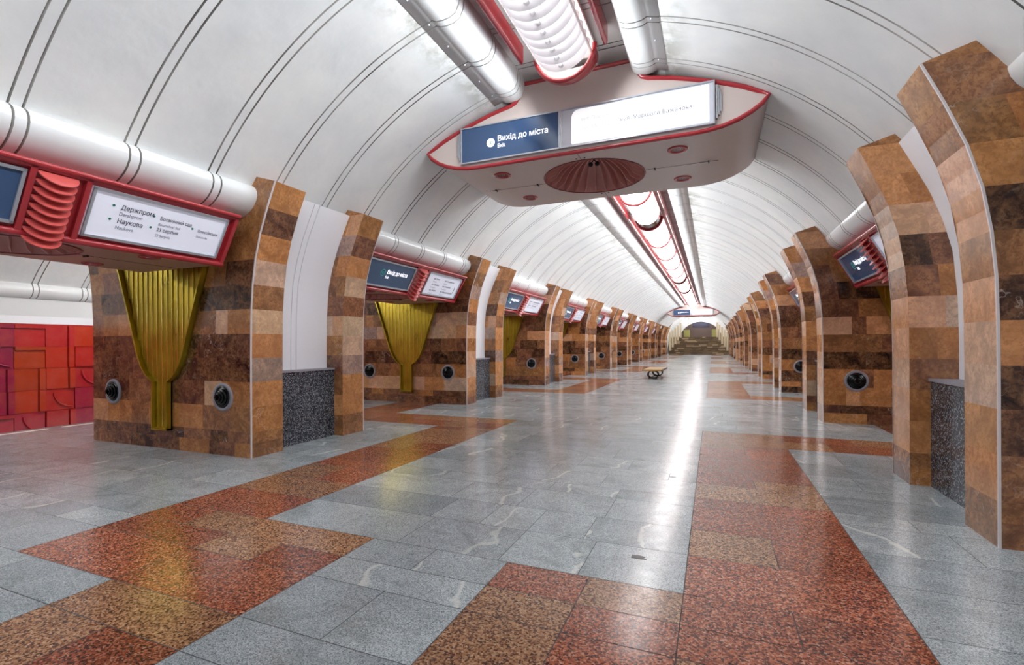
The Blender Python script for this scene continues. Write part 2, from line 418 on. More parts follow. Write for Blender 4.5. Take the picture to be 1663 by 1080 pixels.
# passage soffits and platform tunnel vaults
for s, nm in ((-1, 'left'), (1, 'right')):
    q = MB()
    q.face([(XC + s * 4.12, -8, 3.86), (XC + s * 4.12, 74, 3.86), (XC + s * 7.9, 74, 3.86), (XC + s * 7.9, -8, 3.86)])
    struct(q, 'ceiling_passage_' + nm, M['vault'])
    q = MB(); pp = []
    ca, rp = 10.0, 3.55
    for i in range(33):
        an = math.radians(-46 + i * (46 + 52.5) / 32)
        pp.append((s * (ca + rp * math.sin(an)), ZC + rp * math.cos(an)))
    sweep_rings(q, pp, -8, 74, (s * ca, ZC), 1, 0, 1)
    struct(q, 'ceiling_platform_' + nm, [M['vault'], M['seam']])
    # tunnel wall: half round duct, white band, grey ledge, red enamel panels
    wx = 12.8
    q = MB()
    q.face([(XC + s * (wx + .05), -8, 2.32), (XC + s * (wx + .05), 74, 2.32), (XC + s * (wx + .05), 74, 3.0), (XC + s * (wx + .05), -8, 3.0)], 1)
    q.face([(XC + s * wx, -8, 2.14), (XC + s * wx, 74, 2.14), (XC + s * (wx + .05), 74, 2.32), (XC + s * (wx + .05), -8, 2.32)], 3)
    sweep_rings(q, [(s * (wx + .06 - .2 * math.sin(PI * i / 10)), 2.93 - .2 * math.cos(PI * i / 10) + 0) for i in range(11)], -8, 74, (s * (wx + .06), 2.93), -1, 1, 2)
    if s < 0:
        y = -2.0; rw = random.Random(11)
        q.face([(XC + s * (wx + .03), -8, -1.3), (XC + s * (wx + .03), 74, -1.3), (XC + s * (wx + .03), 74, 2.14), (XC + s * (wx + .03), -8, 2.14)], 0, (.4, .2, .2))
        while y < 18:
            for k in range(7):
                z0 = 2.12 - (k + 1) * .515; z1 = z0 + .505; y1 = y + .56
                tl = (rw.random(), rw.random() + .01, 0); off = rw.choice((0, 0, .03, .05))
                xo = XC + s * (wx - .01 - off); xb = XC + s * (wx + .03)
                kind = rw.random()
                def slab(ya, yb, za, zb, xf, tl=tl):
                    q.box((min(xf, xb), ya, za), (max(xf, xb), yb, zb), 0, tl)
                if kind < .45:      # upright fold beside the panel
                    slab(y + .005, y + .43, z0, z1, xo); slab(y + .45, y1, z0, z1, XC + s * (wx - .05 - off))
                elif kind < .75:    # ledge along the top
                    slab(y + .005, y1, z0, z1 - .1, xo); slab(y + .005, y1, z1 - .08, z1, XC + s * (wx - .06))
                else:
                    slab(y + .005, y1, z0, z1, xo)
                    arc = [(XC + s * (wx - .035 - off), y + .08 + .34 * math.sin(a), z1 - .06 - .36 * (1 - math.cos(a)) - .0) for a in [i * PI / 2 / 8 for i in range(9)]]
                    n_ = len(q.f)
                    q.tube([(p[0], y + .5 - (p[1] - y - .08), 2 * (z0 + z1) / 2 - p[2]) for p in arc], .022, 6, 0)
                    for w_ in range(n_, len(q.f)): q.t[w_] = tl
            y += .57
    else:
        q.face([(XC + s * wx, -8, -1.3), (XC + s * wx, 74, -1.3), (XC + s * wx, 74, 2.14), (XC + s * wx, -8, 2.14)], 0, (.4, .2, .2))
    struct(q, 'wall_' + nm, [M['enamel'], M['duct'], M['seam'], M['plaster']])
    # platform lamps (a row of tubes over each platform)
    for k in range(11):
        q = thing('platform_lamp', (XC + s * 9.6, 1.2 + k * P, 3.9), 'long white tube lamp over the %s platform, %s from the camera' % (nm, ORD[k]), 'lamp', 'platform tube lamps', 0)
        a = MB(); a.tube([(0, -1.6, 0), (0, 1.6, 0)], .07, 10); a.build('tube', M['ptube'], q)
        a = MB(); a.box((-.11, -1.65, .07), (.11, 1.65, .16)); a.build('holder', M['duct'], q)
        for yh in (-1, 1):
            a = MB(); a.tube([(0, yh, .16), (0, yh, .43)], .015, 8); a.build('hanger', M['duct'], q)
# wall behind the camera
q = MB(); q.box((-15, -8.3, -.3), (11, -8, 6.3)); struct(q, 'wall_back', M['plaster'])

# ------------------------------------------------------------------ PILLARS
BROW = [.24, .2, .55, .5, .08, .26, .5, .22, .16, .36, .5]
RROW = [.36, .34, .68, .72, .84, .76, .82, .3, .7, .9, .36]
EDGE = [0, .2, .36, .72, 1.08, 1.42, 1.77, 2.12, 2.47, 2.82, 3.17, 3.52, 3.87]
def jit(rg, v, s): return min(1, max(0, rg.gauss(v, s)))
def pillar(side, n, y0):
    rg = random.Random(100 + n * 7 + (3 if side > 0 else 0))
    s = side; X = lambda a: XC + s * a
    y1 = y0 + PLEN; org = (X(4.05), y0, 0)
    sidew = 'left' if s < 0 else 'right'
    root = thing('marble_pillar', org, '%s brown marble pillar with curved ribs in the %s row' % (ORD[n] if n else 'nearest', sidew), 'pillar', 'marble pillars of the hall')
    brow = [jit(rg, v, .14) for v in BROW] + [.4]
    rrow = [jit(rg, v, .1) for v in RROW] + [.5]
    outer = lambda z: 11.83 - ribx(z)
    body = MB()
    for (yy, flip) in ((y0, 0), (y1, 1)):
        for i, (za, zb) in enumerate(zip(EDGE, EDGE[1:])):
            u = 0.0
            while u < 1 - 1e-6:
                e = u + rg.uniform(.06, .2)
                if 1 - e < .06: e = 1
                def pt(u_, z): return (X(ribx(z) + (outer(z) - ribx(z)) * u_), yy, z)
                body.face([pt(u, za), pt(e, za), pt(e, zb), pt(u, zb)], 0, (jit(rg, brow[i], .17), rg.random() + .01, rg.random()))
                u = e
    for i, (za, zb) in enumerate(zip(EDGE, EDGE[1:])):   # platform side
        y = y0
        while y < y1 - 1e-6:
            e = y + rg.uniform(.3, .6); e = y1 if y1 - e < .25 else e
            body.face([(X(outer(za)), y, za), (X(outer(za)), e, za), (X(outer(zb)), e, zb), (X(outer(zb)), y, zb)], 0, (jit(rg, rrow[i], .1), rg.random() + .01, rg.random())); y = e
    body.build('marble_block', M['marble'], root, org)
    nb = .36 if s < 0 else .44   # niche depth
    for (ya, yb, inner) in ((y0, y0 + RIBW, y0 + RIBW), (y1 - RIBW, y1, y1 - RIBW)):
        r = MB()
        for i, (za, zb) in enumerate(zip(EDGE, EDGE[1:])):
            tl = (jit(rg, rrow[i], .08), rg.random() + .01, rg.random())
            zm = (za + zb) / 2
            r.face([(X(ribx(za)), ya, za), (X(ribx(za)), yb, za), (X(ribx(zm)), yb, zm), (X(ribx(zm)), ya, zm)], 0, tl)
            r.face([(X(ribx(zm)), ya, zm), (X(ribx(zm)), yb, zm), (X(ribx(zb)), yb, zb), (X(ribx(zb)), ya, zb)], 0, tl)
            tl = (jit(rg, brow[i] + .18, .1), rg.random() + .01, rg.random())
            w1 = nb * rg.uniform(.5, .8)
            for a, b in ((0, w1), (w1, nb + .06)):
                r.face([(X(ribx(za) + a), inner, za), (X(ribx(za) + b), inner, za), (X(ribx(zb) + b), inner, zb), (X(ribx(zb) + a), inner, zb)], 0, tl)
                tl = (jit(rg, tl[0], .12), rg.random() + .01, rg.random())
        r.face([(X(3.57), ya, 3.87), (X(3.57), yb, 3.87), (X(4.0), yb, 4.0), (X(4.0), ya, 4.0)], 0, (.3, .4, .2))
        for yf in (ya, yb):
            r.face([(X(3.57), yf, 3.87), (X(4.0), yf, 4.0), (X(4.3), yf, 3.87)], 0, (.5, .3, .2))
        r.build('curved_rib', M['marble'], root, org)
        c = MB(); yc = ya if inner == yb else yb; d = 1 if inner == yb else -1
        for za, zb in zip(EDGE, EDGE[1:]):
            for z_, w_ in ((za, zb),):
                p, p2 = ribx(z_), ribx(w_); w = .014; e = .003
                c.face([(X(p - e), yc - d * e, z_), (X(p - e), yc + d * w, z_), (X(p2 - e), yc + d * w, w_), (X(p2 - e), yc - d * e, w_)])
                c.face([(X(p - e), yc - d * e, z_), (X(p + w), yc - d * e, z_), (X(p2 + w), yc - d * e, w_), (X(p2 - e), yc - d * e, w_)])
        c.build('corner_strip', M['strip'], root, org)
    ya, yb = y0 + RIBW, y1 - RIBW
    w = MB()
    zs = [1.2 + i * .089 for i in range(31)]
    pr = [(ribx(z) + nb - .04 * max(0, (z - 2.6)), z) for z in zs]
    cuts = [ya]; ym = (ya + yb) / 2 - .1
    for d in (-.055, .055): cuts += [ym + d - .009, ym + d, ym + d + .009]
    cuts.append(yb)
    deps = [0, 0, .008, 0, 0, .008, 0, 0]
    for i in range(len(cuts) - 1):
        sm = i in (1, 2, 4, 5)
        w.grid([[(X(a + deps[i]), cuts[i], z) for a, z in pr], [(X(a + deps[i + 1]), cuts[i + 1], z) for a, z in pr]], 1 if sm else 0)
    w.build('plaster_niche', [M['plaster'], M['nicheseam']], root, org)
    g = MB(); g.box((min(X(4.24), X(4.7)), ya, 0), (max(X(4.24), X(4.7)), yb, 1.17)); g.build('granite_dado', M['dado'], root, org)
    g = MB(); g.box((min(X(4.22), X(4.7)), ya, 1.17), (max(X(4.22), X(4.7)), yb, 1.2)); g.build('dado_ledge', M['greyring'], root, org)
    return root
PY = lambda n: Y0 + n * P
for n in range(NPIL):
    pillar(-1, n, PY(n)); pillar(1, n, PY(n) - .04)

# ------------------------------------------------------------------ BRASS FAN PANELS
def brass(loc, label):
    root = thing('brass_panel', loc, label, 'wall panel', 'brass harp shaped panels on the pillars')
    half = [(0, .30), (.185, .30), (.185, 1.05)]
    curve = [(.32, 1.13), (.45, 1.28), (.54, 1.45), (.66, 1.80), (.80, 2.2), (.93, 2.55), (1.02, 2.80), (1.1, 3.0)]
    out = half + curve
    full = [(-x, z) for x, z in out[::-1][:-1]] + out[1:]
    D = .075
    f = MB(); a = [(x, -D + .05, z) for x, z in full]; f.face(a)
    b = [(x, 0, z) for x, z in full]; f.grid([a, b], 0, False, True); f.build('back_plate', M['brass'], root)
    e = MB()
    for sg in (-1, 1):
        pts = [(sg * x, z) for x, z in out[1:]]
        ins = [(sg * (x - .03), z + (.03 if i == 0 else 0)) for i, (x, z) in enumerate(out[1:])]
        e.grid([[(x, -D + .05, z) for x, z in ins], [(x, -D - .02, z) for x, z in ins], [(x, -D - .02, z) for x, z in pts], [(x, 0, z) for x, z in pts]], 0, False)
    e.box((-.185, -D - .02, .30), (.185, 0, .33)); e.build('rim', M['brass'], root)
    def zlow(x):
        x = abs(x)
        if x < .17: return .36
        for (xa, za), (xb, zb) in zip([(.185, 1.05)] + curve, curve):
            if x <= xb: return za + (zb - za) * (x - xa) / (xb - xa) + .05
        return 2.9
    for i in range(15):
        x = -.84 + i * .12
        r = MB(); r.box((x - .007, -D + .036, zlow(x)), (x + .007, -D + .05, 2.98)); r.build('rod', M['brass_hi'], root)
    return root
def vent(loc, label):
    root = thing('wall_vent', loc, label, 'vent', 'stepped round vents on the pillars')
    a = MB(); a.lathe([(.162, 0), (.162, -.02), (.205, -.015), (.21, 0)], (0, 0, 0), 'Y', 40); a.build('ring', M['greyring'], root)
    a = MB(); pf = [(.165, -.005)]
    for k, (r, h) in enumerate(((.158, .012), (.125, .04), (.092, .066), (.06, .09))):
        pf += [(r, -h + .02), (r, -h - .004), (r - .008, -h - .008), (r - .018, -h)]
    pf += [(.036, -.09), (.03, -.06), (0.0001, -.058)]
    a.lathe(pf, (0, 0, 0), 'Y', 40, 0, False); a.build('stepped_cone', M['black'], root)
    return root
bp = vt = None
for s, nm, rngn in ((-1, 'left', range(0, 8)), (1, 'right', range(1, 6))):
    for n in rngn:
        y = PY(n) - (.04 if s > 0 else 0)
        lab = 'brass harp shaped panel on the face of the %s pillar in the %s row' % (ORD[n], nm)
        loc = (XC + s * 5.92, y, 0)
        bp_ = brass(loc, lab) if bp is None else copy_tree(bp, loc, lab); bp = bp or bp_
        for a, w in ((4.62, 'hall side'), (7.22, 'platform side')):
            lab = 'round black vent on the %s of the %s pillar, %s row' % (w, ORD[n], nm); loc = (XC + s * a, y, .85)
            v_ = vent(loc, lab) if vt is None else copy_tree(vt, loc, lab); vt = vt or v_

# ------------------------------------------------------------------ LETTERING
_glyphs = {}
def glyph_mesh(body):
    """outline of the lettering, filled by the non-zero winding rule; at size 1"""
    if body in _glyphs: return _glyphs[body]
    c = bpy.data.curves.new('lettering', 'FONT'); c.body = body; c.resolution_u = 5; c.fill_mode = 'NONE'
    ob = bpy.data.objects.new('lettering', c); col.objects.link(ob); bpy.context.view_layer.update()
    me = bpy.data.meshes.new_from_object(ob.evaluated_get(bpy.context.evaluated_depsgraph_get()))
    vs = [Vector((v.co.x, v.co.y)) for v in me.vertices]; es = [tuple(e.vertices) for e in me.edges]
    bpy.data.objects.remove(ob); bpy.data.curves.remove(c); bpy.data.meshes.remove(me)
    # orient every loop consistently, then group loops into connected chains
    nxt = {}
    for i, j in es: nxt.setdefault(i, []).append(j); nxt.setdefault(j, []).append(i)
    seen = set(); segs = []
    for st in range(len(vs)):
        if st in seen or st not in nxt: continue
        loop = [st]; seen.add(st); cur = st
        # follow increasing index first: the curve runs in index order
        while True:
            cand = [k for k in nxt[cur] if k not in seen]
            if not cand: break
            cand.sort(key=lambda k: (abs(k - cur - 1), k)); cur = cand[0]; seen.add(cur); loop.append(cur)
        segs += [(vs[p], vs[q]) for p, q in zip(loop, loop[1:] + loop[:1])]
    v2, e2_, f2, *_ = delaunay_2d_cdt(vs, es, [], 0, 1e-7)
    keep = []
    for f in f2:
        cx = sum(v2[k].x for k in f) / len(f); cy = sum(v2[k].y for k in f) / len(f); w = 0
        for p, q in segs:
            if (p.y <= cy) != (q.y <= cy):
                if p.x + (cy - p.y) / (q.y - p.y) * (q.x - p.x) > cx: w += 1 if q.y > p.y else -1
        if w: keep.append(tuple(f))
    _glyphs[body] = ([(v.x, v.y) for v in v2], keep); return _glyphs[body]
def text_geo(mb, body, size, o, e1, e2, nrm, mi, bold=0.0, align='LEFT', aspect=1.0):
    gv, gf = glyph_mesh(body)
    for q, (dx, dy) in enumerate(((0, 0), (1, 0), (.5, .7)) if bold > 0 else ((0, 0),)):
        vs = [o + e1 * ((x * size + dx * bold * size) * aspect) + e2 * (y * size + dy * bold * size) + nrm * (.002 + .0004 * q) for x, y in gv]
        mb.mesh(vs, gf, mi, False)
def lettering(parent, mt, body, size, o, e1, e2, nrm, bold=0.0, aspect=1.0):
    q = MB(); text_geo(q, body, size, o, e1, e2, nrm, 0, bold, aspect=aspect); q.build('lettering', mt, parent)
def badge(parent, mt, o, e1, e2, nrm, parts):
    q = MB()
    for dx, r, r0, mi, h in parts: disc(q, o + e1 * dx, e1, e2, nrm, r, mi, h, r0=r0)
    q.build('badge', mt, parent)
def disc(mb, o, e1, e2, nrm, r, mi, h=.002, n=20, r0=0):
    if r0:
        a = [o + e1 * r * math.cos(2 * PI * k / n) + e2 * r * math.sin(2 * PI * k / n) + nrm * h for k in range(n)]
        b = [o + e1 * r0 * math.cos(2 * PI * k / n) + e2 * r0 * math.sin(2 * PI * k / n) + nrm * h for k in range(n)]
        mb.grid([a, b], mi, False, True)
    else:
        mb.face([o + e1 * r * math.cos(2 * PI * k / n) + e2 * r * math.sin(2 * PI * k / n) + nrm * h for k in range(n)], mi)

# ------------------------------------------------------------------ SHELL DISH, DOWNLIGHTS (undersides of the sign boxes)
def shell(parent, c, R, H, nf):
    d = MB(); rows = []
    for i in range(13):
        a = i / 12 * PI / 2
        rows.append([(c[0] + R * math.cos(a) * math.cos(t), c[1] + R * math.cos(a) * math.sin(t), c[2] + H * math.sin(a)) for t in [2 * PI * k / 48 for k in range(48)]])
    d.grid(rows, 0, True, True); ds = d.build('shell_dish', M['pink'], parent)
    for k in range(nf):
        t_ = 2 * PI * k / nf + .06; f = MB(); ex = Vector((math.cos(t_), math.sin(t_), 0)); ey = Vector((-math.sin(t_), math.cos(t_), 0)) * .006
        oo = []; ii = []
        for i in range(11):
            a = i / 10 * PI / 2 * .93
            oo.append(Vector(c) + ex * R * .995 * math.cos(a) + Vector((0, 0, H * math.sin(a))))
            w = .80 if i else .93
            ii.append(Vector(c) + ex * R * w * math.cos(a) * (1 - .1 * math.sin(a)) + Vector((0, 0, H * w * math.sin(a))))
        f.grid([[p + ey for p in oo], [p + ey for p in ii], [p - ey for p in ii], [p - ey for p in oo]], 0, False)
        f.build('vane', M['pink'], ds)
    rm = MB(); rm.lathe([(R - .005, 0), (R - .005, -.012), (R + .015, -.012), (R + .02, .0)], c, 'Z', 64); rm.build('dish_rim', M['maroon'], parent)
    b = MB()
    b.tube([(c[0], c[1], c[2] + H), (c[0], c[1], c[2] + H * .62)], .012, 8)
    for sx in (-1, 1):
        b.tube([(c[0], c[1], c[2] + H * .62), (c[0] + sx * .05, c[1], c[2] + H * .5)], .01, 6)
        b.lathe([(.001, -.045), (.03, -.034), (.045, 0), (.03, .034), (.001, .045)], (c[0] + sx * .06, c[1], c[2] + H * .46), 'Z', 16)
    b.build('lamp_holder', M['dark'], parent)
def downlight(parent, c, R=.13):
    a = MB(); a.lathe([(R * .62, .0), (R * .68, -.014), (R * .8, -.02), (R, -.014), (R * 1.02, 0)], c, 'Z', 32)
    o = a.build('downlight', M['redpaint'], parent)
    a = MB(); a.lathe([(R * .63, -.004), (R * .3, -.002), (.0005, -.002)], c, 'Z', 32); a.build('lens', M['maroon'], o)
    for k in range(3):
        a = MB(); a.lathe([(.011, -.003), (.008, -.010), (.0004, -.012)], (c[0] + (k - 1) * R * .28, c[1] - .01, c[2]), 'Z', 10); a.build('bulb', M['alu'], o)
def holed_plate(mb, x0, x1, y0, y1, z, c, R, mi=0, n=64):
    out = []; ins = []
    angs = sorted([2 * PI * k / n for k in range(n)] + [math.atan2(yy - c[1], xx - c[0]) % (2 * PI) for xx in (x0, x1) for yy in (y0, y1)])
    for t_ in angs:
        dx, dy = math.cos(t_), math.sin(t_); k = 1e9
        if dx > 1e-9: k = min(k, (x1 - c[0]) / dx)
        if dx < -1e-9: k = min(k, (x0 - c[0]) / dx)
        if dy > 1e-9: k = min(k, (y1 - c[1]) / dy)
        if dy < -1e-9: k = min(k, (y0 - c[1]) / dy)
        out.append((c[0] + dx * k, c[1] + dy * k, z)); ins.append((c[0] + dx * R, c[1] + dy * R, z))
    mb.grid([out, ins], mi, False, True)

# ------------------------------------------------------------------ CENTRAL HANGING SIGN
def hanging_sign(y, label):
    D = 2.58
    root = thing('hanging_sign', (XC, y, 4.66), label, 'sign', 'boat shaped signs hung across the hall')
    def S(a): return Vector(a) - Vector((0, 0, 4.66))
    low = [(1.75, 4.66), (1.95, 4.67), (2.15, 4.70), (2.35, 4.76), (2.52, 4.84), (2.65, 4.93), (2.74, 5.04)]
    top = [(2.6, 5.11), (2.4, 5.21), (2.1, 5.33), (1.8, 5.43), (1.5, 5.52), (1.3, 5.565), (1.12, 5.60), (1.03, 5.64), (.97, 5.72), (.94, 5.82), (.92, 5.92)]
    r_ = low + top
    outline = [(-x, z) for x, z in r_[::-1]] + r_     # from left top, round the bottom, to right top
    b = MB()
    b.face([S((x, 0, z)) for x, z in outline], 0); b.face([S((x, D, z)) for x, z in outline[::-1]], 0)
    k = len(r_)
    A = [S((x, 0, z)) for x, z in outline]; B = [S((x, D, z)) for x, z in outline]
    b.grid([A[:k], B[:k]], 0, True); b.grid([A[k:], B[k:]], 0, True); b.face([A[-1], A[0], B[0], B[-1]], 0)
    body = b.build('body', M['cream'], root)
    u = MB(); holed_plate(u, -1.75, 1.75, 0, D, 0, (0, 1.27), .90); u.build('underside', M['cream'], root)
    for yy in (0,):
        tr = MB(); tr.tube([S((x, yy, z)) for x, z in outline] , .034, 8, closed=True); tr.build('red_trim', M['redpaint'], root)
    shell(root, (0, 1.27, 0), .90, .52, 26)
    for sx in (-1, 1):
        for yy in (.52, 1.98): downlight(root, (sx * 1.5, yy, 0), .155)
    def piece(name, lo, hi):
        q = MB(); q.box(lo, hi); q.build(name, M['dark'], root)
    for sx in (-1, 1):
        piece('panel_seam', (min(sx * .93, sx * 2.1), 1.262, -.003), (max(sx * .93, sx * 2.1), 1.27, .002))
        for xx in (1.08, 1.95): piece('latch', (sx * xx - .012, 1.22, -.02), (sx * xx + .012, 1.31, 0))
    for ya, yb in ((0, .36), (2.18, D)):
        piece('panel_seam', (-.004, ya, -.003), (.004, yb, .002))
        for xx in (-.07, .07):
            q = MB(); q.lathe([(.016, 0), (.014, -.01), (.001, -.012)], (xx, (ya + yb) / 2 + (.1 if ya == 0 else -.1), 0), 'Z', 10); q.build('bolt', M['dark'], root)
    # face panels
    E1, E2, N = Vector((1, 0, 0)), Vector((0, 0, 1)), Vector((0, -1, 0))
    z0, z1 = 4.755, 5.33
    def panel(name, xa, xb, fm, lab=None):
        p = MB(); p.box(S((xa, -.045, z0)), S((xb, 0, z1))); o = p.build(name, fm, root)
        fr = MB(); w = .022
        for lo, hi in (((xa - w, -.06, z0 - w), (xb + w, .0, z0)), ((xa - w, -.06, z1), (xb + w, .0, z1 + w)), ((xa - w, -.06, z0), (xa, 0, z1)), ((xb, -.06, z0), (xb + w, 0, z1))):
            fr.box(S(lo), S(hi))
        fr.build('panel_frame', M['alu'], o)
        if lab: o['label'] = lab
        return o
    pb = panel('exit_panel', -2.02, -.27, M['blue'], 'blue exit panel')
    pw = panel('street_panel', -.22, 2.02, M['sign_grey'], 'white lit street panel')
    g = MB(); rr = .12; pts = []
    xa, xb, za, zb = -.06, 1.97, z0 + .015, z1 - .02
    for (cx, cz, a0) in ((xb - .02, za + .02, -90), (xb - .02, zb - .02, 0), (xa + rr, zb - rr, 90), (xa + .02, za + .02, 180)):
        r0 = rr if a0 == 90 else .02
        for i in range(7):
            a = math.radians(a0 + i * 15); pts.append(S((cx + r0 * math.cos(a), -.047, cz + r0 * math.sin(a))))
    g.face(pts); g.build('light_field', M['lit_sign'], pw)
    for sx in (-1, 1):
        for i in range(3):
            q = MB(); xx = 2.06 + i * .025; q.box(S((min(sx * xx, sx * (xx + .018)), -.05 + .012 * i, z0 + .05 + i * .05)), S((max(sx * xx, sx * (xx + .018)), 0, z1 - .05 - i * .05)))
            q.build('side_rib', M['alu'], root)
    base = S((-2.02, -.047, z0)); tl, dk = M['text_lit'], M['ink_faint']
    badge(pb, [tl, M['dot']], base + E1 * .55 + E2 * .27, E1, E2, N, [(0, .075, 0, 0, .002), (-.02, .03, .02, 1, .004), (.02, .03, .02, 1, .004)])
    lettering(pb, tl, 'Вихід до міста', .13, base + E1 * .67 + E2 * .275, E1, E2, N, .02)
    lettering(pb, tl, 'Exit', .095, base + E1 * .67 + E2 * .17, E1, E2, N, .015)
    base = S((-.22, -.049, z0))
    lettering(pw, M['ink_soft'], 'вул. Маршала Бажанова', .088, base + E1 * .92 + E2 * .25, E1, E2, N)
    for tx_, sz, u_, v_ in (('вул. Гоголя', .085, .92, .40), ('Marshala Bazhanova St.', .062, .92, .17), ('вул. Пушкінська', .075, .32, .36), ('вул. Мистецтв', .075, .32, .22)):
        lettering(pw, dk, tx_, sz, base + E1 * u_ + E2 * v_, E1, E2, N)
    return root
hs = hanging_sign(7.57, 'large boat shaped hanging sign overhead, red rimmed with blue exit panel')
copy_tree(hs, (XC, 57.0, 4.66), 'small distant boat shaped hanging sign in front of the stairs')

# ------------------------------------------------------------------ SIDE SIGN BOXES OVER THE PASSAGES (local frame: left row, hall is +X)
TOPA, TOPZ, BOTA, BOTZ = 3.95, 3.37, 4.31, 2.72
HALF = 1.93
def side_sign(loc, label):
    root = thing('passage_sign', loc, label, 'sign', 'red framed sign boxes over the side passages')
    # local: x = -(a - 4.31), y = Y - centre, z = Z - 2.72
    tx, tz = BOTA - TOPA, TOPZ - BOTZ; bx = -1.70
    b = MB()
    for y in (-HALF, HALF):
        b.face([(0, y, 0), (tx, y, tz), (tx - .25, y, tz + .02), (bx, y, .35), (bx, y, 0)], 0)
    b.face([(0, -HALF, 0), (tx, -HALF, tz), (tx, HALF, tz), (0, HALF, 0)], 0)
    b.face([(tx, -HALF, tz), (tx - .25, -HALF, tz + .02), (tx - .25, HALF, tz + .02), (tx, HALF, tz)], 0)
    b.face([(tx - .25, -HALF, tz + .02), (bx, -HALF, .35), (bx, HALF, .35), (tx - .25, HALF, tz + .02)], 0)
    b.face([(bx, -HALF, .35), (bx, -HALF, 0), (bx, HALF, 0), (bx, HALF, .35)], 0)
    b.build('box', M['redpaint'], root)
    for yy in (-1.2, 1.2):
        q = MB(); q.box((-.62, yy - .04, .40), (-.54, yy + .04, 1.185)); q.build('bracket', M['dark'], root)
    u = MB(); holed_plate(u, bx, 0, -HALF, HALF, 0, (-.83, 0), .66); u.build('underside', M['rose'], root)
    shell(root, (-.83, 0, 0), .66, .4, 22)
    for yy in (-1.15, 1.15):
        for xx in (-.22, -1.42): downlight(root, (xx, yy, 0), .12)
    for sy in (-1, 1):
        q = MB(); q.box((-.834, min(sy * .68, sy * HALF), -.003), (-.826, max(sy * .68, sy * HALF), .002)); q.build('panel_seam', M['dark'], root)
        q = MB(); q.box((-.87, sy * .78 - .012, -.02), (-.79, sy * .78 + .012, 0)); q.build('latch', M['dark'], root)
    E1 = Vector((0, 1, 0)); E2 = Vector((tx, 0, tz)).normalized(); N = Vector((tz, 0, -tx)).normalized(); L = math.hypot(tx, tz)
    def F(y, v, h=0): return E1 * y + E2 * v + N * h
    def slab(mb, ya, yb, va, vb, h0, h1, mi=0):
        c = [F(ya, va, h0), F(yb, va, h0), F(yb, vb, h0), F(ya, vb, h0), F(ya, va, h1), F(yb, va, h1), F(yb, vb, h1), F(ya, vb, h1)]
        for q in ((3, 2, 1, 0), (4, 5, 6, 7), (0, 1, 5, 4), (1, 2, 6, 5), (2, 3, 7, 6), (3, 0, 4, 7)): mb.face([c[k] for k in q], mi)
    fr = MB()
    slab(fr, -HALF, HALF, L - .055, L, 0, .05); fr.tube([F(-HALF, L - .005, .045), F(HALF, L - .005, .045)], .028, 10)
    fr.tube([F(-HALF, .02, .02), F(HALF, .02, .02)], .04, 12)
    slab(fr, -HALF, -HALF + .05, .02, L, 0, .05); slab(fr, HALF - .05, HALF, .02, L, 0, .05)
    slab(fr, -.25, -.20, .02, L, 0, .05); slab(fr, .20, .25, .02, L, 0, .05)
    fr.build('red_frame', M['redpaint'], root)
    for ya, yb, fm, nm in ((-1.84, -.27, 'blue', 'exit_panel'), (.14 + .0, 1.80, 'white_sign', 'route_panel')):
        if ya > 0: ya = .27
        p = MB(); slab(p, ya, yb, .10, L - .09, .004, .035); o = p.build(nm, M[fm], root)
        f2 = MB(); w = .028
        for q in ((ya, yb, .10, .10 + w), (ya, yb, L - .09 - w, L - .09), (ya, ya + w, .10, L - .09), (yb - w, yb, .10, L - .09)): slab(f2, *q, .03, .055)
        f2.build('panel_frame', M['alu'], o)
    for i in range(9):
        f = MB(); v = L - .075 - i * .083; rr = .165
        d = (N * .95 - E2 * .42).normalized(); nn = (E2 * .95 + N * .42).normalized()
        o = F(-.03, v, .03)
        arc = [o + E1 * rr * math.cos(a) + d * rr * .95 * math.sin(a) for a in [PI * k / 16 for k in range(17)]]
        f.face([p + nn * .006 for p in arc]); f.face([p - nn * .006 for p in arc][::-1]); f.grid([[p + nn * .006 for p in arc], [p - nn * .006 for p in arc]], 0, False, True)
        f.build('scale_fin', M['coral'], root)
    return root
